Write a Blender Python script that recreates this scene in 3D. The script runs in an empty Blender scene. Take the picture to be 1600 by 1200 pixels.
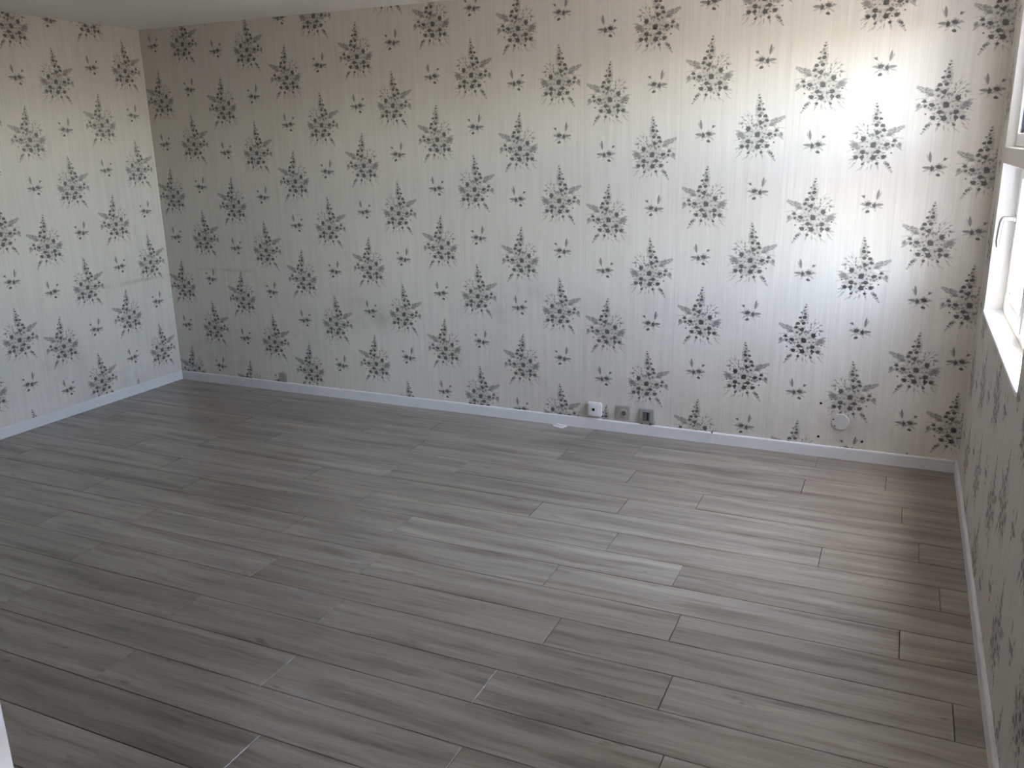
import bpy, bmesh, math, random
from mathutils import Vector, Matrix
import numpy as np

C = bpy.context.scene.collection
scn = bpy.context.scene

# ------------------------------------------------------------------ camera
W, H = 5.3325, 2.5            # room: x 0..W along the back wall, back wall at y = 0, camera at y < 0
YF = -5.12                    # wall behind the camera
CAMP = (4.9635, -4.7509, 1.7022)
F_PX, YAW, PITCH, ROLL = 1338.38, .4289, .2747, -.0195
fw = Vector((-math.sin(YAW)*math.cos(PITCH), math.cos(YAW)*math.cos(PITCH), -math.sin(PITCH)))
rt = fw.cross(Vector((0, 0, 1))).normalized(); up = rt.cross(fw)
rt, up = math.cos(ROLL)*rt + math.sin(ROLL)*up, -math.sin(ROLL)*rt + math.cos(ROLL)*up
cam = bpy.data.cameras.new('camera'); cam.sensor_fit = 'HORIZONTAL'; cam.sensor_width = 36
cam.lens = F_PX*36/1600; cam.clip_start = .02; cam.clip_end = 500
co = bpy.data.objects.new('camera', cam); C.objects.link(co)
m = Matrix.Identity(4)
for i in range(3):
    m[i][0], m[i][1], m[i][2], m[i][3] = rt[i], up[i], -fw[i], CAMP[i]
co.matrix_world = m
scn.camera = co

# ------------------------------------------------------------------ sky, sun, exposure
SUN_EL, SUN_AZ = math.radians(78), math.radians(-35)      # midday sun: so steep that it lights the sill and reveal but not the room
wd = bpy.data.worlds.new('sky'); scn.world = wd; wd.use_nodes = True
nt = wd.node_tree
sky = nt.nodes.new('ShaderNodeTexSky'); sky.sky_type = 'NISHITA'; sky.sun_disc = False
sky.sun_elevation = SUN_EL; sky.sun_rotation = math.pi/2-SUN_AZ; sky.air_density = 1.0; sky.dust_density = 1.3; sky.ozone_density = 1.0
nt.nodes['Background'].inputs['Strength'].default_value = .75
hs = nt.nodes.new('ShaderNodeHueSaturation'); hs.inputs['Saturation'].default_value = .66     # thin high haze
nt.links.new(sky.outputs[0], hs.inputs['Color']); nt.links.new(hs.outputs[0], nt.nodes['Background'].inputs['Color'])
sl = bpy.data.lights.new('sun', 'SUN'); sl.energy = 2.2; sl.angle = math.radians(.55); sl.color = (1, .87, .7)
so = bpy.data.objects.new('sun', sl); C.objects.link(so)
so.rotation_euler = Vector((math.cos(SUN_EL)*math.cos(SUN_AZ), math.cos(SUN_EL)*math.sin(SUN_AZ), math.sin(SUN_EL))).to_track_quat('Z', 'Y').to_euler()
so.location = (10, -4, 14)
vs = scn.view_settings
vs.view_transform = 'Standard'; vs.look = 'None'; vs.gamma = 1; vs.use_curve_mapping = False
vs.exposure = 3.32
cy = scn.cycles
cy.use_denoising = True; cy.max_bounces = 10; cy.diffuse_bounces = 7; cy.glossy_bounces = 4; cy.transparent_max_bounces = 12
cy.caustics_reflective = False; cy.caustics_refractive = False; cy.sample_clamp_indirect = 8

# ------------------------------------------------------------------ helpers
class MB:
    """collects shapes for ONE mesh object"""
    def __init__(s): s.bm = bmesh.new()
    def box(s, a, b, bev=0, seg=1):
        lo = [min(a[i], b[i]) for i in range(3)]; hi = [max(a[i], b[i]) for i in range(3)]
        t = bmesh.new(); bmesh.ops.create_cube(t, size=1)
        for v in t.verts:
            v.co = Vector([lo[i] + (v.co[i]+.5)*(hi[i]-lo[i]) for i in range(3)])
        if bev: bmesh.ops.bevel(t, geom=list(t.edges), offset=bev, segments=seg, affect='EDGES')
        s.merge(t); return s
    def merge(s, t):
        me = bpy.data.meshes.new('t'); t.to_mesh(me); t.free(); s.bm.from_mesh(me); bpy.data.meshes.remove(me)
    def lathe(s, prof, center, axis='y', n=32):
        """prof: (radius, offset along axis) pairs; closed at the ends"""
        t = bmesh.new(); rings = []
        for r, o in prof:
            ring = []
            for k in range(n):
                a = 2*math.pi*k/n; p = (r*math.cos(a), r*math.sin(a))
                q = {'y': (p[0], o, p[1]), 'x': (o, p[0], p[1]), 'z': (p[0], p[1], o)}[axis]
                ring.append(t.verts.new(Vector(q)+Vector(center)))
            rings.append(ring)
        for A, B in zip(rings, rings[1:]):
            for k in range(n): t.faces.new((A[k], A[(k+1) % n], B[(k+1) % n], B[k]))
        t.faces.new(rings[0]); t.faces.new(rings[-1])
        bmesh.ops.recalc_face_normals(t, faces=list(t.faces)); s.merge(t); return s
    def tube(s, pts, rad, n=12):
        t = bmesh.new(); rings = []; P = [Vector(p) for p in pts]
        rad = rad if isinstance(rad, (list, tuple)) else [rad]*len(P)
        for i, p in enumerate(P):
            d = (P[min(i+1, len(P)-1)]-P[max(i-1, 0)]).normalized()
            a = d.orthogonal().normalized() if i == 0 else (ref - d*ref.dot(d)).normalized()
            ref = a; b = d.cross(a)
            rings.append([t.verts.new(p+rad[i]*(math.cos(2*math.pi*k/n)*a+math.sin(2*math.pi*k/n)*b)) for k in range(n)])
        for A, B in zip(rings, rings[1:]):
            for k in range(n): t.faces.new((A[k], A[(k+1) % n], B[(k+1) % n], B[k]))
        t.faces.new(rings[0]); t.faces.new(rings[-1])
        bmesh.ops.recalc_face_normals(t, faces=list(t.faces)); s.merge(t); return s
    def prism(s, poly, lo, hi, axis='y'):
        t = bmesh.new()
        f = {'y': lambda p, o: (p[0], o, p[1]), 'x': lambda p, o: (o, p[0], p[1]), 'z': lambda p, o: (p[0], p[1], o)}[axis]
        A = [t.verts.new(f(p, lo)) for p in poly]; B = [t.verts.new(f(p, hi)) for p in poly]
        n = len(poly)
        for k in range(n): t.faces.new((A[k], A[(k+1) % n], B[(k+1) % n], B[k]))
        t.faces.new(A); t.faces.new(B)
        bmesh.ops.recalc_face_normals(t, faces=list(t.faces)); s.merge(t); return s
    def build(s, name, mat, parent=None, smooth=False, origin=None):
        me = bpy.data.meshes.new(name)
        if origin is not None:
            for v in s.bm.verts: v.co -= Vector(origin)
        s.bm.to_mesh(me); s.bm.free(); me.materials.append(mat)
        if smooth:
            for p in me.polygons: p.use_smooth = True
            me.set_sharp_from_angle(angle=math.radians(35))
        o = bpy.data.objects.new(name, me); C.objects.link(o)
        if origin is not None: o.location = origin
        if parent is not None:
            o.parent = parent
            o.matrix_parent_inverse = Matrix.Translation(-Vector(parent.location))
        return o
def empty(name, loc=(0, 0, 0)):
    o = bpy.data.objects.new(name, None); C.objects.link(o); o.location = loc; o.empty_display_size = .05; return o
def tag(o, label, cat=None, group=None):
    o['label'] = label
    if cat: o['category'] = cat
    if group: o['group'] = group
    return o
def struct(o, label=None):
    o['kind'] = 'structure'
    if label: o['label'] = label
    return o

# ------------------------------------------------------------------ materials
def mat(name):
    mt = bpy.data.materials.new(name); mt.use_nodes = True; t = mt.node_tree
    return mt, t, t.nodes['Principled BSDF']
def N(t, kind, **kw):
    n = t.nodes.new('ShaderNode'+kind)
    for k, v in kw.items():
        if k.startswith('i_'): n.inputs[k[2:].replace('_', ' ')].default_value = v
        else: setattr(n, k, v)
    return n
def ramp(t, pts):
    r = N(t, 'ValToRGB'); e = r.color_ramp.elements
    while len(e) < len(pts): e.new(.5)
    for el, (p, c) in zip(e, pts):
        el.position = p; el.color = c if len(c) == 4 else (*c, 1)
    return r
def mix(t, blend, fac, a, b):
    n = N(t, 'Mix', data_type='RGBA', blend_type=blend)
    for sock, v in ((n.inputs[0], fac), (n.inputs[6], a), (n.inputs[7], b)):
        if hasattr(v, 'is_linked'): t.links.new(v, sock)
        elif isinstance(v, (int, float)): sock.default_value = v
        else: sock.default_value = (*v, 1)
    return n.outputs[2]
def math_(t, op, a, b=None, c=None, clamp=False):
    n = N(t, 'Math', operation=op, use_clamp=clamp)
    for i, v in enumerate((a, b, c)):
        if v is None: continue
        if hasattr(v, 'is_linked'): t.links.new(v, n.inputs[i])
        else: n.inputs[i].default_value = v
    return n.outputs[0]
def simple(name, col, rough=.5, spec=.5, noise=.04, scale=30, bump=0, metal=0):
    mt, t, b = mat(name)
    tc = N(t, 'TexCoord'); n = N(t, 'TexNoise', i_Scale=scale, i_Detail=4.); t.links.new(tc.outputs['Object'], n.inputs['Vector'])
    r = ramp(t, [(.25, tuple(c*(1-noise) for c in col)), (.75, tuple(min(1, c*(1+noise)) for c in col))])
    t.links.new(n.outputs[0], r.inputs[0]); t.links.new(r.outputs[0], b.inputs['Base Color'])
    b.inputs['Roughness'].default_value = rough; b.inputs['Specular IOR Level'].default_value = spec; b.inputs['Metallic'].default_value = metal
    if bump:
        bp = N(t, 'Bump', i_Strength=bump, i_Distance=.002); t.links.new(n.outputs[0], bp.inputs['Height']); t.links.new(bp.outputs[0], b.inputs['Normal'])
    return mt

def wallpaper(name, seam_axis, seam_at, seam_pitch, stains_shade):
    """cream moire paper with vertical ribs, grey ink read from the mesh, scuffs, grime, painted corner shade and dirt"""
    mt, t, b = mat(name); L = t.links.new
    tc = N(t, 'TexCoord')
    def noise(scale, sc, detail=3., rough=.5):
        mp = N(t, 'Mapping'); mp.inputs['Scale'].default_value = sc; L(tc.outputs['Object'], mp.inputs['Vector'])
        n = N(t, 'TexNoise', i_Scale=scale, i_Detail=detail, i_Roughness=rough); L(mp.outputs[0], n.inputs['Vector']); return n.outputs[0]
    ribs = noise(1, (150, 150, 3.2), 3.)
    moire = noise(1, (34, 34, 1.6), 2.)
    cloud = noise(1.6, (1, 1, 1), 4.)
    r1 = ramp(t, [(.3, (.635, .602, .555)), (.7, (.71, .677, .63))]); L(ribs, r1.inputs[0])
    r2 = ramp(t, [(.3, (.94, .94, .94)), (.7, (1.03, 1.03, 1.03))]); L(moire, r2.inputs[0])
    col = mix(t, 'MULTIPLY', 1., r1.outputs[0], r2.outputs[0])
    r3 = ramp(t, [(.3, (.93, .92, .91)), (.65, (1, 1, 1))]); L(cloud, r3.inputs[0])
    col = mix(t, 'MULTIPLY', 1., col, r3.outputs[0])
    # seams between the paper widths
    sp = N(t, 'SeparateXYZ'); L(tc.outputs['Object'], sp.inputs[0])
    u = math_(t, 'SUBTRACT', sp.outputs[seam_axis], seam_at)
    d = math_(t, 'ABSOLUTE', math_(t, 'WRAP', u, seam_pitch/2, -seam_pitch/2))
    sm = math_(t, 'MULTIPLY', math_(t, 'LESS_THAN', d, .0016), .16)
    col = mix(t, 'MIX', sm, col, (.30, .28, .25))
    # rubbed and greasy marks, and shade painted in a corner, each with its own place
    mottle = noise(9, (1, 1, 1), 5., .6)
    tot = None
    for (cx, cyy, cz, rx, ry, rz, amt) in stains_shade:
        mp = N(t, 'Mapping', vector_type='TEXTURE'); mp.inputs['Location'].default_value = (cx, cyy, cz); mp.inputs['Scale'].default_value = (rx, ry, rz)
        L(tc.outputs['Object'], mp.inputs['Vector'])
        ln = N(t, 'VectorMath', operation='LENGTH'); L(mp.outputs[0], ln.inputs[0])
        f = math_(t, 'SUBTRACT', 1., ln.outputs['Value'], clamp=True)
        f = math_(t, 'MULTIPLY', f, amt)
        tot = f if tot is None else math_(t, 'ADD', tot, f)
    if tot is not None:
        dr = ramp(t, [(.35, (.15, .15, .15)), (.7, (1, 1, 1))]); L(mottle, dr.inputs[0])
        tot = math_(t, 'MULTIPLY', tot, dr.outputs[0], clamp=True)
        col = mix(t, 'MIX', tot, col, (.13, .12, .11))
    at = N(t, 'Attribute', attribute_name='ink')
    hatch = noise(1, (420, 420, 420), 2.)
    hr = ramp(t, [(.3, (.82, .82, .82)), (.7, (1.1, 1.1, 1.1))]); L(hatch, hr.inputs[0])
    ink = math_(t, 'MULTIPLY', at.outputs['Fac'], hr.outputs[0], clamp=True)
    col = mix(t, 'MIX', ink, col, (.030, .027, .022))
    L(col, b.inputs['Base Color'])
    # satin finish: the vertical ribs spread the sheen sideways
    b.inputs['Roughness'].default_value = .46; b.inputs['Specular IOR Level'].default_value = .95; b.inputs['IOR'].default_value = 1.55; b.inputs['Anisotropic'].default_value = .92
    tg = N(t, 'CombineXYZ'); tg.inputs[seam_axis].default_value = 1.; L(tg.outputs[0], b.inputs['Tangent'])
    bp = N(t, 'Bump', i_Strength=.2, i_Distance=.0012); L(ribs, bp.inputs['Height']); L(bp.outputs[0], b.inputs['Normal'])
    return mt

def laminate():
    """grey oak laminate; each plank shifts the grain by its own random number"""
    mt, t, b = mat('grey_oak_laminate'); L = t.links.new
    tc = N(t, 'TexCoord'); oi = N(t, 'ObjectInfo')
    off = N(t, 'CombineXYZ'); L(math_(t, 'MULTIPLY', oi.outputs['Random'], 61.), off.inputs[0]); L(math_(t, 'MULTIPLY', oi.outputs['Random'], 37.), off.inputs[1])
    add = N(t, 'VectorMath', operation='ADD'); L(tc.outputs['Object'], add.inputs[0]); L(off.outputs[0], add.inputs[1])
    # slow wander of the grain
    wn = N(t, 'TexNoise', i_Scale=2.2, i_Detail=2.); L(add.outputs[0], wn.inputs['Vector'])
    wsc = N(t, 'VectorMath', operation='MULTIPLY_ADD'); L(wn.outputs['Color'], wsc.inputs[0]); wsc.inputs[1].default_value = (0, .05, 0); L(add.outputs[0], wsc.inputs[2])
    def noise(sc, detail, rough=.55):
        mp = N(t, 'Mapping'); mp.inputs['Scale'].default_value = sc; L(wsc.outputs[0], mp.inputs['Vector'])
        n = N(t, 'TexNoise', i_Scale=1., i_Detail=detail, i_Roughness=rough); L(mp.outputs[0], n.inputs['Vector']); return n.outputs[0]
    broad = noise((.9, 13, 1), 3.); fine = noise((7, 110, 1), 5., .65); dark = noise((1.7, 21, 1), 6., .62); knot = noise((6, 17, 1), 4., .6)
    r1 = ramp(t, [(.28, (.146, .127, .107)), (.5, (.250, .222, .190)), (.72, (.340, .308, .268))]); L(broad, r1.inputs[0])
    r2 = ramp(t, [(.3, (.84, .84, .84)), (.7, (1.12, 1.12, 1.12))]); L(fine, r2.inputs[0])
    col = mix(t, 'MULTIPLY', 1., r1.outputs[0], r2.outputs[0])
    r3 = ramp(t, [(.33, (.50, .47, .44)), (.50, (1, 1, 1))]); L(dark, r3.inputs[0])
    col = mix(t, 'MULTIPLY', .85, col, r3.outputs[0])
    r4 = ramp(t, [(.27, (.42, .39, .36)), (.36, (1, 1, 1))]); L(knot, r4.inputs[0])
    col = mix(t, 'MULTIPLY', .8, col, r4.outputs[0])
    pv = N(t, 'TexWhiteNoise', noise_dimensions='1D'); L(oi.outputs['Random'], pv.inputs['W'])
    pr = ramp(t, [(0, (.90, .885, .87)), (1, (1.10, 1.10, 1.11))]); L(pv.outputs[0], pr.inputs[0])
    col = mix(t, 'MULTIPLY', 1., col, pr.outputs[0])
    L(col, b.inputs['Base Color'])
    b.inputs['Roughness'].default_value = .30; b.inputs['Specular IOR Level'].default_value = .7
    bp = N(t, 'Bump', i_Strength=.12, i_Distance=.001); L(fine, bp.inputs['Height']); L(bp.outputs[0], b.inputs['Normal'])
    return mt

def glass():
    mt, t, b = mat('window_glass'); t.nodes.remove(b)
    out = t.nodes['Material Output']
    tr = N(t, 'BsdfTransparent'); tr.inputs[0].default_value = (.98, .99, .99, 1)
    gl = N(t, 'BsdfGlossy'); gl.inputs['Roughness'].default_value = .0
    fr = N(t, 'LayerWeight'); ms = N(t, 'MixShader')          # facing: alike on both faces of the pane
    f5 = math_(t, 'MULTIPLY_ADD', math_(t, 'POWER', fr.outputs['Facing'], 5.), .14, .02)
    t.links.new(f5, ms.inputs[0]); t.links.new(tr.outputs[0], ms.inputs[1]); t.links.new(gl.outputs[0], ms.inputs[2]); t.links.new(ms.outputs[0], out.inputs['Surface'])
    return mt

M = {}
M['ceiling'] = simple('ceiling_paint', (.88, .88, .87), .8, .2, .02, 60, .1)
M['white'] = simple('white_gloss_paint', (.52, .52, .54), .35, .5, .02, 20)
M['base'] = simple('baseboard_white', (.66, .66, .68), .4, .5, .02, 14)
M['pvc'] = simple('white_window_frame', (.90, .90, .90), .35, .5, .015, 12)
M['transom'] = simple('beige_window_bar', (.55, .53, .50), .5, .4, .04, 12)
M['reveal'] = simple('darkened_near_reveal', (.34, .33, .34), .8, .2, .05, 20)  # darkened copy of the lining for the near jamb, dims the wall corner
M['seal'] = simple('pale_grey_seal', (.60, .60, .62), .6, .3, .05, 40)
M['gasket'] = simple('black_rubber_gasket', (.012, .013, .02), .6, .3, .1, 40)
M['metal'] = simple('brushed_steel', (.55, .55, .58), .32, .5, .05, 60, 0, 1)
M['socket'] = simple('white_socket_plastic', (.72, .72, .74), .35, .5, .02, 30)
M['oldsocket'] = simple('aged_beige_plastic', (.36, .345, .315), .5, .4, .10, 60)
M['greysocket'] = simple('smoky_grey_plastic', (.33, .335, .33), .4, .5, .08, 60)
M['dark'] = simple('dark_hole', (.012, .012, .016), .7, .2, .1, 60)
M['dgrey'] = simple('dark_grey_insert', (.10, .10, .095), .5, .4, .1, 60)
M['cover'] = simple('round_cover_plastic', (.50, .49, .47), .45, .4, .06, 50)
M['sub'] = simple('subfloor_shadow_gap', (.03, .028, .025), .9, .1, .1, 30)
M['scrap'] = simple('torn_white_paper', (.78, .78, .80), .8, .2, .03, 50)
M['plain'] = simple('plain_cream_paper', (.46, .44, .41), .6, .3, .04, 20)
M['ground'] = simple('pale_gravel_outside', (.38, .315, .23), .9, .2, .12, 1.5)
M['blocker'] = simple('light_blocker_render', (.24, .23, .22), .9, .2, .05, 4)
M['glass'] = glass()
M['floor'] = laminate()

# ------------------------------------------------------------------ wallpaper print: drawn as flat polygons in (u, v) metres
rng = random.Random(7)
def leaf(x, y, ang, ln, wd_, n=5, bend=0):
    """pointed leaf from (x, y) along ang"""
    c, s = math.cos(ang), math.sin(ang); L_, R_ = [], []
    for i in range(n+1):
        f = i/n; w = wd_*.5*math.sin(math.pi*min(1, f*.92+.06))**.8
        a = f*ln; o = bend*f*f*ln
        L_.append((x+c*a-s*(o+w), y+s*a+c*(o+w))); R_.append((x+c*a-s*(o-w), y+s*a+c*(o-w)))
    return L_+R_[::-1]
def blob(x, y, rx, ry, n=9, jit=.22, rot=0):
    P = []
    for k in range(n):
        a = 2*math.pi*k/n; q = 1+rng.uniform(-jit, jit); px, py = rx*q*math.cos(a), ry*q*math.sin(a)
        P.append((x+px*math.cos(rot)-py*math.sin(rot), y+px*math.sin(rot)+py*math.cos(rot)))
    return P
def stem(pts, w):
    L_, R_ = [], []
    for i, p in enumerate(pts):
        a, b = pts[max(i-1, 0)], pts[min(i+1, len(pts)-1)]; d = math.hypot(b[0]-a[0], b[1]-a[1]) or 1
        nx, ny = -(b[1]-a[1])/d*w/2, (b[0]-a[0])/d*w/2
        L_.append((p[0]+nx, p[1]+ny)); R_.append((p[0]-nx, p[1]-ny))
    return L_+R_[::-1]
def fern(out, x0, y0, x1, y1, width, n, ink, wl=.30, rib=.0022):
    """frond: midrib with paired leaflets shrinking to the tip"""
    a = math.atan2(y1-y0, x1-x0); ln = math.hypot(x1-x0, y1-y0)
    out.append((ink, stem([(x0, y0), (x1, y1)], rib)))
    for i in range(n):
        f = (i+.3)/n; x, y = x0+(x1-x0)*f, y0+(y1-y0)*f; l = width*.5*(1-f*.86)+.003
        for sg in (1, -1):
            out.append((ink*rng.uniform(.75, 1.15), leaf(x, y, a+sg*rng.uniform(.85, 1.15), l*rng.uniform(.95, 1.25), ln/n*wl*2, 4)))
    return out
def bouquet():
    """one bouquet of small flowers with a tall spire; drawn in a 570 x 850 grid, (ink, polygon) pairs"""
    out = []
    def X(x): return (x-317)*.000432
    def Y(y): return -(y-454)*.000397
    # faint wash behind the bunch
    for (x, y, rx, ry) in ((290, 560, 150, 120), (250, 660, 150, 110), (350, 430, 90, 80), (420, 560, 90, 60), (290, 250, 40, 130), (120, 570, 60, 50)):
        out.append((.20, blob(X(x), Y(y), rx*.000432, ry*.000397, 13, .22)))
    # spire of small dabs
    fern(out, X(310), Y(345), X(283), Y(42), .050, 8, .36, .30)
    for (x, y, r, k) in ((286, 70, 11, .6), (294, 105, 15, .72), (306, 150, 16, .55), (335, 176, 15, .6), (290, 190, 17, .68), (268, 205, 9, .4), (297, 238, 24, .74), (346, 248, 21, .74), (322, 290, 15, .5), (272, 275, 12, .5),
                         (303, 322, 23, .8), (368, 328, 25, .72), (255, 315, 11, .4), (340, 300, 12, .5), (395, 345, 13, .5)):
        out.append((k, blob(X(x), Y(y), r*.00046, r*.00036, 7)))
    # soft grey frond to the upper right, smaller ones around the bunch
    for (x, y, rx, ry, rot, k) in ((470, 408, 48, 38, .5, .50), (530, 375, 45, 30, .45, .46), (570, 358, 30, 22, .3, .42), (490, 380, 40, 22, .6, .40), (450, 438, 34, 18, .2, .55)):
        out.append((k, blob(X(x), Y(y), rx*.000432, ry*.000397, 9, .25, rot)))
    fern(out, X(430), Y(440), X(606), Y(335), .044, 6, .38, .34)
    out.append((.45, leaf(X(150), Y(600), 2.75, .058, .022))); out.append((.40, leaf(X(110), Y(555), 2.55, .042, .018))); out.append((.52, blob(X(95), Y(560), .016, .014)))
    out.append((.38, leaf(X(490), Y(545), -.35, .055, .014, 5, -.3))); out.append((.5, leaf(X(548), Y(535), -1.0, .030, .013)))
    fern(out, X(420), Y(755), X(514), Y(900), .022, 6, .46, .34)
    for (x, y, r) in ((440, 790, 17), (465, 800, 20), (485, 835, 15)): out.append((.58, blob(X(x), Y(y), r*.00043, r*.0004, 7)))
    for (x, y, a, l, w) in ((120, 760, 3.9, .030, .008), (200, 790, 4.3, .034, .008), (290, 790, 4.6, .028, .008), (345, 790, 5.0, .034, .009), (150, 640, 3.3, .035, .010), (90, 720, 3.5, .028, .010), (260, 820, 4.0, .03, .004), (180, 830, 3.8, .035, .004), (110, 800, 3.7, .04, .004)):
        out.append((.34, leaf(X(x), Y(y), a, l, w)))
    # arching grasses
    for (x0, y0, x1, y1, x2, y2) in ((225, 470, 215, 370, 110, 290), (215, 480, 190, 390, 70, 330), (200, 470, 160, 400, 60, 395), (250, 420, 215, 320, 150, 250), (160, 600, 80, 600, 5, 640), (150, 540, 70, 500, 0, 505), (170, 690, 90, 740, 40, 790), (480, 480, 540, 470, 605, 490)):
        pts = []
        for i in range(7):
            f = i/6; pts.append((X((1-f)**2*x0+2*f*(1-f)*x1+f*f*x2), Y((1-f)**2*y0+2*f*(1-f)*y1+f*f*y2)))
        out.append((.42, stem(pts, .0021)))
    for (x, y, a) in ((120, 350, 2.6), (90, 420, 3.0), (115, 440, 4.4), (180, 330, 2.2), (205, 350, 1.2), (150, 380, 2.9), (215, 400, 1.6), (232, 460, 1.5)):
        out.append((.46, leaf(X(x), Y(y), a, .018, .008, 4)))
    # flowers: pale petals, dark hearts
    fl = ((175, 485, 32, 1.0), (290, 555, 40, 1.0), (430, 560, 30, .9), (182, 640, 36, 1.0), (175, 702, 26, .75), (108, 712, 28, .9), (300, 715, 34, 1.0), (405, 705, 28, 1.0), (348, 642, 28, .9), (312, 645, 20, .65),
          (312, 412, 32, .85), (388, 385, 26, .75), (376, 455, 20, .65), (510, 512, 24, .75), (490, 568, 20, .75), (570, 556, 22, .6), (196, 790, 18, .75), (346, 785, 20, .75), (100, 560, 26, .6),
          (100, 415, 18, .6), (270, 440, 22, .6), (430, 610, 16, .5), (125, 600, 20, .55), (250, 770, 14, .5))
    for (x, y, r, d) in fl:
        n = 5; a0 = rng.uniform(0, 6.3)
        for k in range(n):
            out.append((rng.uniform(.25, .55)*d, leaf(X(x), Y(y), a0+k*6.283/n, r*.00064, r*.00036, 4)))
        out.append((.95*d, blob(X(x)+rng.uniform(-.002, .002), Y(y), r*.00040, r*.00034, 8, .3)))
    for k in range(58):      # buds and specks through the bunch
        a = rng.uniform(0, 6.283); q = math.sqrt(rng.uniform(.02, 1))
        x, y = 285+235*q*math.cos(a), 575+215*q*math.sin(a)
        r = rng.uniform(6, 14); out.append((rng.uniform(.40, .72), blob(X(x), Y(y), r*.00046, r*.00036, 6, .35)))
    for k in range(44):
        a = rng.uniform(0, 6.283); q = rng.uniform(.3, 1)
        x, y = 285+200*q*math.cos(a), 590+180*q*math.sin(a)
        out.append((rng.uniform(.3, .6), leaf(X(x), Y(y), rng.uniform(0, 6.28), rng.uniform(.009, .018), rng.uniform(.004, .008), 4)))
    return out
def sprig():
    """small sprig with its stalk on the right-hand side"""
    out = []; s = .0031
    def P(x, y): return (x*s, -y*s)
    out.append((.12, blob(*P(1, 2), .030, .022, 11, .25)))
    out.append((.55, leaf(*P(9, -6), 1.45, .052, .014))); out.append((.35, leaf(*P(11, -8), 1.2, .036, .009)))
    out.append((.95, blob(*P(-4, 1), .0130, .0095, 8, .25))); out.append((.78, blob(*P(6, 3), .0090, .0130, 8, .25)))
    for k in range(6): out.append((.45, leaf(*P(-4, 1), k*1.047+.3, .022, .011, 4)))
    for k in range(5): out.append((.45, leaf(*P(6, 3), k*1.257+.1, .020, .010, 4)))
    out.append((.55, leaf(*P(6, 2), .05, .044, .014))); out.append((.3, leaf(*P(9, 4), -.35, .036, .009)))
    out.append((.45, leaf(*P(-8, 0), 3.3, .026, .012)))
    out.append((.6, blob(*P(-11, -11), .0085, .0085, 7, .3))); out.append((.35, leaf(*P(-9, -9), 2.6, .024, .008)))
    out.append((.4, stem([P(-2, 0), P(-6, -6), P(-10, -10)], .002)))
    out.append((.70, blob(*P(-4, 13), .0110, .0070, 7, .3))); out.append((.4, stem([P(-2, 2), P(-3, 8), P(-4, 13)], .003)))
    out.append((.32, leaf(*P(-6, 6), 3.8, .030, .007))); out.append((.28, leaf(*P(4, 8), 5.6, .026, .006)))
    return out
def screen_print(motif, cell=.0026, sub=3):
    """prints the drawing through a fine screen: flat side-by-side cells (u0, u1, v0, v1, ink), runs of equal ink joined"""
    us = [p[0] for _, q in motif for p in q]; vv = [p[1] for _, q in motif for p in q]
    u0, v0 = min(us)-cell*2, min(vv)-cell*2
    nu, nv = int((max(us)-u0)/cell)+3, int((max(vv)-v0)/cell)+3
    h = cell/sub; A = np.zeros((nv*sub, nu*sub), np.float32)
    for k, q in motif:
        q = np.array(q); i0, i1 = int((q[:, 0].min()-u0)/h), int((q[:, 0].max()-u0)/h)+1; j0, j1 = int((q[:, 1].min()-v0)/h), int((q[:, 1].max()-v0)/h)+1
        gx, gy = np.meshgrid(u0+(np.arange(i0, i1)+.5)*h, v0+(np.arange(j0, j1)+.5)*h); ins = np.zeros(gx.shape, bool)
        for (xa, ya), (xb, yb) in zip(q, np.roll(q, -1, 0)):
            c = (ya > gy) != (yb > gy)
            if ya != yb: ins ^= c & (gx < (xb-xa)*(gy-ya)/(yb-ya)+xa)
        B = A[j0:j1, i0:i1]; B[ins[:B.shape[0], :B.shape[1]]] = np.maximum(B, min(k, .97))[ins[:B.shape[0], :B.shape[1]]]
    A = np.minimum(A.reshape(nv, sub, nu, sub).mean((1, 3))*1.22, .97)
    g = np.random.RandomState(11).uniform(.66, 1.30, (nv//2+1, nu//3+1))      # mottled ink
    A = np.where(A < .62, np.minimum(A*np.kron(g, np.ones((2, 3)))[:nv, :nu], .75), np.minimum(A*1.15, .98))
    Qn = np.round(A*8).astype(int); runs = []
    for j in range(nv):
        i = 0
        while i < nu:
            e = i+1
            while e < nu and Qn[j, e] == Qn[j, i]: e += 1
            if Qn[j, i] > 0: runs.append((u0+i*cell, u0+e*cell, v0+j*cell, v0+(j+1)*cell, Qn[j, i]/8))
            i = e
    return np.array(runs)
BOUQ, SPRIG = screen_print(bouquet()), screen_print(sprig())
PITCH_V = .653
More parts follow.
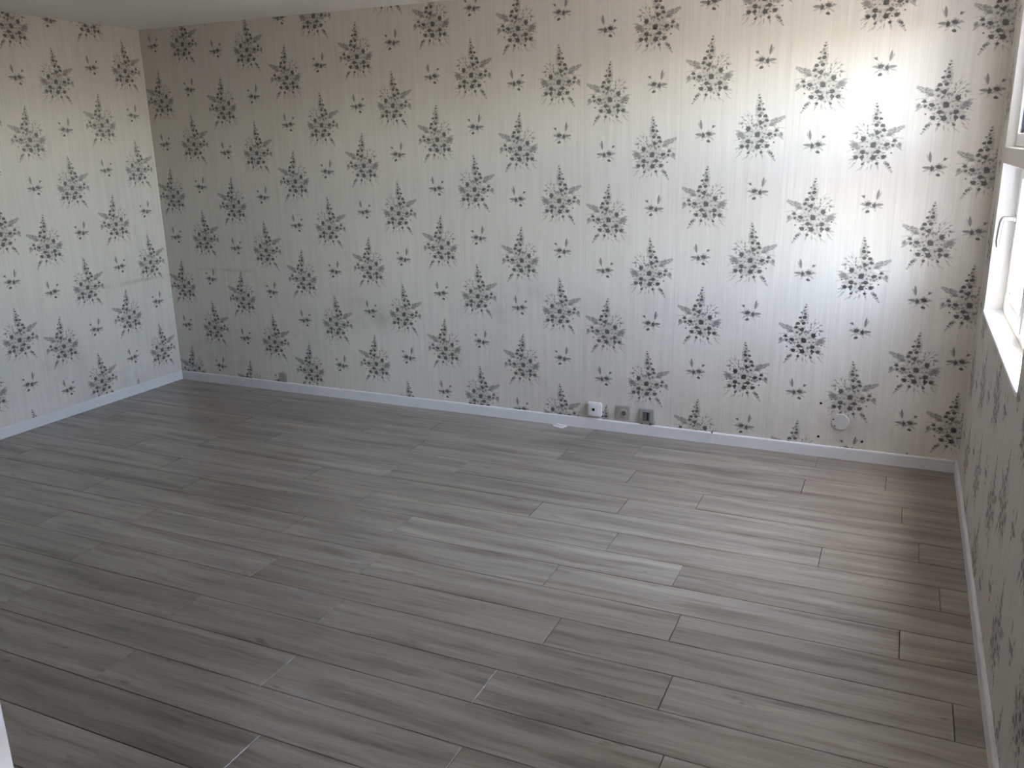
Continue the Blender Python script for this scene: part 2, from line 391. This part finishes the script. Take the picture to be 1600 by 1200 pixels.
def print_on(o, cols, to_world, lo, hi, zlo, zhi, skip=None):
    """adds the printed cells (0.1 mm proud of the paper) to the wall mesh; cols: (u, v of one bouquet, mirrored)"""
    me = o.data; parts = []
    def put(R, cu, cv, mir):
        R = R.copy()
        if mir: R[:, [0, 1]] = -R[:, [1, 0]]
        R[:, :2] = np.clip(R[:, :2]+cu, lo, hi); R[:, 2:4] = np.clip(R[:, 2:4]+cv, zlo, zhi)
        ok = (R[:, 1]-R[:, 0] > 1e-5) & (R[:, 3]-R[:, 2] > 1e-5)
        if skip: ok &= ~((R[:, 1] > skip[0]) & (R[:, 0] < skip[1]) & (R[:, 3] > skip[2]) & (R[:, 2] < skip[3]))
        if ok.any(): parts.append(R[ok])
    for (u, v0, mir) in cols:
        for k in range(-4, 5):
            v = v0+k*PITCH_V
            if -.25 < v < H+.25: put(BOUQ, u, v, mir)
            if -.1 < v+PITCH_V/2 < H+.1: put(SPRIG, u, v+PITCH_V/2, mir)
    R = np.concatenate(parts); n = len(R)
    U = R[:, [0, 1, 1, 0]].ravel(); Vv = R[:, [2, 2, 3, 3]].ravel()
    P = to_world(U, Vv, np.full(4*n, .0001))
    nb = len(me.vertices); base = np.array([v.co[:] for v in me.vertices]); quads = [list(p.vertices) for p in me.polygons]; nf = len(quads)
    nm = bpy.data.meshes.new(me.name); nm.vertices.add(nb+4*n); nm.loops.add(4*nf+4*n); nm.polygons.add(nf+n)
    nm.vertices.foreach_set('co', np.concatenate([base, np.stack(P, 1)]).astype(np.float32).ravel())
    nm.loops.foreach_set('vertex_index', np.concatenate([np.array(quads).ravel(), nb+np.arange(4*n)]).astype(np.int32))
    nm.polygons.foreach_set('loop_start', (4*np.arange(nf+n)).astype(np.int32))
    nm.materials.append(me.materials[0]); nm.update(calc_edges=True)
    at = nm.attributes.new('ink', 'FLOAT', 'FACE'); at.data.foreach_set('value', np.concatenate([np.zeros(nf), R[:, 4]]).astype(np.float32))
    nm.validate(); nm.shade_flat(); o.data = nm; bpy.data.meshes.remove(me)

# ------------------------------------------------------------------ walls, ceiling
T = .25
OY0, OY1, OZ0, OZ1 = -1.78, -.305, .905, 2.30           # window opening in the right wall
st_shade_back = [(1.62, 0, .63, .28, .3, .22, .30), (1.85, 0, .58, .12, .3, .12, .45), (2.72, 0, .72, .16, .3, .35, .22), (2.95, 0, .85, .12, .3, .25, .20), (1.1, 0, .45, .5, .3, .3, .18), (.45, 0, .25, .5, .3, .25, .22),
           (.55, 0, .86, .35, .3, .02, .5), (3.0, 0, .2, .9, .3, .22, .10), (4.2, 0, .15, 1.2, .3, .2, .16), (4.75, 0, .2, .28, .3, .2, .30), (5.2, 0, 1.2, .25, .3, .9, .15), (3.4, 0, .09, .25, .3, .05, .35)]  # the tall mark at the right-hand corner is shade painted into the paper
st_left = [(0, -.35, .80, .3, .40, .022, .5), (0, -.5, .12, .3, .6, .12, .2), (0, -1.0, .35, .3, .5, .3, .12)]
o = MB().box((-T, 0, -.1), (W+T, T, H+.1)).build('wall_back', wallpaper('wallpaper_back', 0, 3.266, .5475, st_shade_back))
struct(o, 'cream wallpaper wall with grey flower bouquets facing the room'); wall_back = o
colsB = [(5.282, .922, 1), (5.076, 1.225, 1), (4.796, 1.046, 0), (4.513, 1.340, 1), (4.233, 1.107, 0), (3.957, 1.403, 1), (3.675, 1.012, 0), (3.405, 1.308, 1), (3.128, 1.412, 0), (2.859, 1.056, 1),
         (2.579, 1.474, 0), (2.311, 1.116, 1), (2.033, 1.323, 0), (1.769, .966, 1), (1.490, 1.221, 0), (1.220, .868, 1), (.942, 1.053, 0), (.671, 1.352, 1), (.396, 1.120, 0), (.122, 1.415, 1)]
# the strip at the right-hand corner is only partly in view
print_on(o, colsB, lambda u, v, e: (u, -e, v), 0, W, 0, H)
o = MB().box((-T, YF-T, -.1), (0, 0, H+.1)).build('wall_left', wallpaper('wallpaper_left', 1, -1.118, .5475, st_left))
struct(o, 'cream wallpaper wall with grey flower bouquets opposite the window')
colsL = [(-.150, .957, 0), (-.428, 1.252, 1), (-.708, .860, 0), (-.980, 1.162, 1), (-1.255, 1.268, 0)]
for k in range(4):      # further widths towards the camera
    colsL += [(-1.53-.549*k, .98+.2*(k % 3), 1), (-1.80-.549*k, 1.28+.2*(k % 3), 0)]
print_on(o, colsL, lambda u, v, e: (e, u, v), YF, 0, 0, H)
o = (MB().box((W, YF-T, -.1), (W+T, OY0, H+.1)).box((W, OY1, -.1), (W+T, 0, H+.1)).box((W, OY0, -.1), (W+T, OY1, OZ0)).box((W, OY0, OZ1), (W+T, OY1, H+.1))
     ).build('wall_right', wallpaper('wallpaper_right', 1, -.32, .5475, []))
struct(o, 'cream wallpaper wall around the window, in its own shade')
colsR = [(-.17-.2745*k, (1.25, .93)[k % 2]+.1*((k//2) % 3), k % 2) for k in range(18)]
print_on(o, colsR, lambda u, v, e: (W-e, u, v), YF, 0, 0, H, (OY0-.001, OY1+.001, OZ0-.001, OZ1+.001))
o = MB().box((0, YF, H), (W, 0, H+.1)).build('ceiling', M['ceiling']); struct(o)
DX0, DX1 = 4.09, 4.93                                    # doorway behind the camera
o = (MB().box((0, YF-.12, 0), (DX0, YF, H)).box((DX1, YF-.12, 0), (W, YF, H)).box((DX0, YF-.12, 2.06), (DX1, YF, H))).build('wall_front', M['plain']); struct(o)
o = (MB().box((3.6, YF-1.5, 0), (W, YF-1.4, H)).box((3.5, YF-1.5, 0), (3.6, YF-.12, H)).box((3.5, YF-1.5, H), (W, YF-.12, H+.1))).build('wall_hall', M['plain']); struct(o)

# ------------------------------------------------------------------ floor: one object per plank
fl = MB().box((0, YF-1.5, -.1), (W, 0, -.008)).build('floor', M['sub']); struct(fl, 'grey oak laminate floor laid parallel to the papered back wall')
PW, PL, GAP = .192, 1.30, .0013
joints = {16: 2.627, 13: 3.108, 15: 3.178, 17: 3.342, 14: 3.86, 12: 3.94, 10: 3.785, 11: 4.343, 9: 4.26, 8: 3.92, 7: 3.472, 6: 3.85, 5: 4.18, 4: 3.78, 3: 4.62, 2: 5.0, 1: 3.35}
mesh_cache = {}
def plank_mesh(ln, wd_):
    key = (round(ln, 3), round(wd_, 3))
    if key not in mesh_cache:
        t = bmesh.new(); bmesh.ops.create_cube(t, size=1); c = .0012
        hx, hy = ln/2-GAP, wd_/2-GAP
        for v in t.verts: v.co = Vector((v.co.x*2*hx, v.co.y*2*hy, -.008 if v.co.z < 0 else 0))
        e = [e for e in t.edges if all(v.co.z > -.001 for v in e.verts)]
        bmesh.ops.bevel(t, geom=e, offset=c, segments=1, affect='EDGES')
        me = bpy.data.meshes.new('plank'); t.to_mesh(me); t.free(); me.materials.append(M['floor']); mesh_cache[key] = me
    return mesh_cache[key]
r2 = random.Random(3)
nrow = int(math.ceil((-YF+1.4)/PW))
for k in range(1, nrow+1):
    y1, y0 = -PW*(k-1), max(-PW*k, YF-1.4)
    xa, xb = (0, W) if y1 > YF+.001 else (3.6, W)
    j = joints.get(k, r2.uniform(0, PL)) % PL
    cuts = [xa]+[j+PL*i for i in range(-1, 6) if xa+.05 < j+PL*i < xb-.05]+[xb]
    for a, b in zip(cuts, cuts[1:]):
        p = bpy.data.objects.new('plank', plank_mesh(b-a, y1-y0)); C.objects.link(p); p.parent = fl
        p.location = ((a+b)/2, (y0+y1)/2, 0)

# ------------------------------------------------------------------ baseboards
BH, BT = .066, .013
prof = [(0, 0), (-BT, 0), (-BT, BH-.005), (-BT+.004, BH), (0, BH)]
bb = empty('baseboard_back', (0, 0, 0)); struct(bb)
for a, b in ((BT, 4.054), (4.066, W-BT)):
    MB().prism([(p[0], p[1]) for p in prof], a, b, 'x').build('board', M['base'], bb)
MB().box((4.048, -BT-.002, .001), (4.072, -BT, BH-.004)).build('joint_cover', M['base'], bb)
o = MB().prism([(-p[0], p[1]) for p in prof], YF, 0, 'y').build('baseboard_left', M['base']); struct(o)
o = MB().prism([(W+p[0], p[1]) for p in prof], YF, 0, 'y').build('baseboard_right', M['base']); struct(o)

# ------------------------------------------------------------------ window in the right wall
wn = empty('window_1', (W, (OY0+OY1)/2, OZ0)); struct(wn, 'white two-part window with a lever handle beside the papered corner')
TR0, TR1 = 1.575, 1.645                       # transom
D1, D2 = .070, .032                            # recess of the lower and the upper glazing
E_ = .003
# lining of the reveal: white, but the near jamb coloured darker as shade
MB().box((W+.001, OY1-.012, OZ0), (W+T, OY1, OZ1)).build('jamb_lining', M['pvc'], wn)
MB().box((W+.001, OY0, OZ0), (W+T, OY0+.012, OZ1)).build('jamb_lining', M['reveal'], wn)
MB().box((W+.001, OY0+.012, OZ1-.012), (W+T, OY1-.012, OZ1)).build('head_lining', M['pvc'], wn)
MB().box((W-.004, OY0+.012, OZ0), (W+T, OY1-.012, OZ0+.018), .003).build('window_sill', M['pvc'], wn)
MB().box((W-.002, OY0+.012, TR0), (W+.13, OY1-.012, TR1), .003).build('transom', M['transom'], wn)
def sash(y0, y1, z0, z1, x0, fwid, handle=None):
    s = MB()
    s.box((x0, y0, z0), (x0+.05, y0+fwid, z1), .003).box((x0, y1-fwid, z0), (x0+.05, y1, z1), .003)
    s.box((x0, y0+fwid, z0), (x0+.05, y1-fwid, z0+fwid), .003).box((x0, y0+fwid, z1-fwid), (x0+.05, y1-fwid, z1), .003)
    s = s.build('sash', M['pvc'], wn)
    g = MB()
    a, b, c, d, q = y0+fwid, y1-fwid, z0+fwid, z1-fwid, .010
    g.box((x0+.012, a, c), (x0+.028, a+q, d)).box((x0+.012, b-q, c), (x0+.028, b, d)).box((x0+.012, a+q, c), (x0+.028, b-q, c+q)).box((x0+.012, a+q, d-q), (x0+.028, b-q, d))
    g.build('gasket', M['gasket'] if z0 > 1.5 else M['seal'], s)
    MB().box((x0+.018, a+q, c+q), (x0+.024, b-q, d-q)).build('glass_pane', M['glass'], s)
    return s
ym = -1.04
FX = .052                                      # fixed frame around the casements
fz0, fz1, fy0, fy1 = OZ0+.018, TR0, OY0+.012, OY1-.012
fr_ = MB().box((W+D1+.004, fy0, fz0), (W+D1+.075, fy0+FX, fz1), .002).box((W+D1+.004, fy1-FX, fz0), (W+D1+.075, fy1, fz1), .002)
fr_.box((W+D1+.004, fy0+FX, fz0), (W+D1+.075, fy1-FX, fz0+.03), .002).box((W+D1+.004, ym-.02, fz0+.03), (W+D1+.075, ym+.02, fz1), .002)
fr_.build('window_frame', M['pvc'], wn)
s1 = sash(ym+.021, fy1-FX-.001, fz0+.031, fz1-.001, W+D1, .062)
sash(fy0+FX+.001, ym-.021, fz0+.031, fz1-.001, W+D1, .062)
MB().box((W+D2+.004, fy1-.03, TR1), (W+D2+.06, fy1, OZ1-.012), .002).box((W+D2+.004, fy0, TR1), (W+D2+.06, fy0+.03, OZ1-.012), .002).build('window_frame', M['pvc'], wn)
sash(fy0+.031, fy1-.031, TR1+.001, OZ1-.013, W+D2, .055)
hz, hy = 1.342, fy1-FX-.030
h = MB().lathe([(.016, 0), (.016, -.006), (.011, -.009), (.009, -.045)], (W+D1, hy, hz), 'x', 20)
h.tube([(W+D1-.040, hy, hz+.004), (W+D1-.048, hy, hz), (W+D1-.054, hy, hz-.012), (W+D1-.058, hy, hz-.05), (W+D1-.060, hy, hz-.10), (W+D1-.056, hy, hz-.125)], [.008, .010, .010, .009, .009, .007], 12)
h.build('window_handle', M['metal'], s1, True)

# ------------------------------------------------------------------ open door beside the camera
dl = 4.055
dr = empty('door_1', (dl, YF+.01, 0)); struct(dr, 'open white door leaf')
lf = MB().box((dl-.04, YF+.01, .008), (dl, -4.215, 2.04), .002).build('door_leaf', M['white'], dr)
hd = MB().lathe([(.024, 0), (.024, .008), (.010, .010), (.010, .05)], (dl, -4.285, 1.06), 'x', 20)
hd.tube([(dl+.048, -4.285, 1.06), (dl+.052, -4.30, 1.06), (dl+.052, -4.40, 1.06)], [.009, .009, .008])
hd.build('door_handle', M['metal'], dr, True)
tr_ = MB().box((DX1, YF-.12, 0), (DX1+.06, YF+.012, 2.12)).box((DX0-.012, YF-.12, 2.06), (DX1, YF+.012, 2.12)).build('trim_1', M['white']); struct(tr_)

# ------------------------------------------------------------------ sockets and small things on the back wall
def socket(name, x, z, s, m_plate, label, thick=.012):
    r = empty(name, (x, 0, z)); tag(r, label, 'socket')
    MB().box((x-s/2, -thick, z-s/2), (x+s/2, 0, z+s/2), .004, 2).build('plate', m_plate, r, True)
    return r
s = socket('phone_socket', 3.348, .128, .086, M['socket'], 'raised white square phone socket with a small dark port, above the baseboard', .024)
MB().box((3.348-.030, -.027, .128-.030), (3.348+.030, -.024, .128+.030), .001).build('inner_plate', M['socket'], s)
MB().box((3.344-.008, -.0285, .130-.008), (3.344+.008, -.0265, .130+.008)).build('port', M['dark'], s)
s = socket('aerial_socket', 3.525, .125, .086, M['oldsocket'], 'aged beige square socket with a round centre, between two other sockets', .010)
MB().lathe([(.026, -.010), (.026, -.013), (.022, -.014)], (3.527, 0, .124), 'y', 28).build('round_insert', M['oldsocket'], s, True)
MB().lathe([(.0145, -.0139), (.0145, -.0150), (.006, -.0155)], (3.531, 0, .124), 'y', 20).build('socket_centre', M['dgrey'], s, True)
s = socket('cable_socket', 3.672, .122, .086, M['greysocket'], 'smoky grey square socket with a black slot, beside the beige one', .016)
MB().box((3.672-.022, -.019, .122-.030), (3.672+.022, -.016, .122+.026), .001).build('insert', M['dgrey'], s)
MB().box((3.676, -.0205, .122-.022), (3.685, -.0185, .122+.024)).build('slot', M['dark'], s)
tag(MB().tube([(3.69, -.008, .082), (3.695, -.010, .076), (3.698, -.008, .068)], .006, 10).build('cable_stub', M['dgrey'], None, True, (3.69, -.008, .068)), 'short dark cable end under the grey socket', 'cable')
s = socket('papered_socket', .975, .100, .070, M['oldsocket'], 'small dull beige socket low on the wall by the far corner', .008)
MB().box((.955, -.011, .085), (.968, -.008, .118), .001).build('rocker', M['greysocket'], s)
MB().box((.982, -.011, .085), (.995, -.008, .118), .001).build('rocker', M['greysocket'], s)
r = empty('round_junction_cover', (4.746, 0, .210)); tag(r, 'round pale grey junction box cover on the papered wall', 'cover')
MB().lathe([(.047, 0), (.047, -.006), (.043, -.0095), (.0, -.0105)][:3]+[(.012, -.0105)], (4.746, 0, .210), 'y', 40).build('cover_disc', M['cover'], r, True)
for a in (2.75, 3.95):
    MB().lathe([(.0045, -.0075), (.0045, -.0105), (.003, -.011)], (4.746+.038*math.cos(a), 0, .210+.034*math.sin(a)), 'y', 10).build('screw', M['dgrey'], r)
for (x, z, lb) in ((4.640, .304, 'dark wall plug hole up beside the round cover'), (4.640, .113, 'dark wall plug hole down beside the round cover, away from the window'), (4.864, .111, 'dark wall plug hole beside the round cover, towards the window corner')):
    tag(MB().lathe([(.0068, -.0008), (.0068, -.0022), (.0045, -.0026)], (x, 0, z), 'y', 12).build('wall_plug', M['dark'], None, False, (x, 0, z)), lb, 'wall plug')
# torn strip of paper lying at the foot of the baseboard
sc = MB(); rr = random.Random(5)
pts = [(3.080, -.030), (3.115, -.018), (3.150, -.016), (3.172, -.022), (3.176, -.036), (3.160, -.046), (3.165, -.066), (3.146, -.074), (3.118, -.062), (3.092, -.052)]
sc.prism(pts, .0006, .0030, 'z')
sc.prism([(3.10, -.022), (3.14, -.020), (3.165, -.024), (3.150, -.040), (3.120, -.038)], .003, .010, 'z')
tag(sc.build('paper_scrap', M['scrap'], None, False, (3.13, -.045, .0006)), 'torn white scrap lying on the floor against the baseboard', 'scrap')

# ------------------------------------------------------------------ outside: sunlit ground below the window
o = MB().box((W+T+.02, -60, -3.2), (W+90, 60, -3.0)).build('ground', M['ground']); struct(o, 'sunlit pale ground outside the window')
PART = 1.0
o = MB().box((W+T, -2.42, -3.0), (W+T+PART, -2.22, 3.2)).build('blocker_wall_outside', M['blocker']); struct(o, 'added unseen wall outside that blocks slanting light')  # unseen wall, added to keep slanting sky light off the room corner
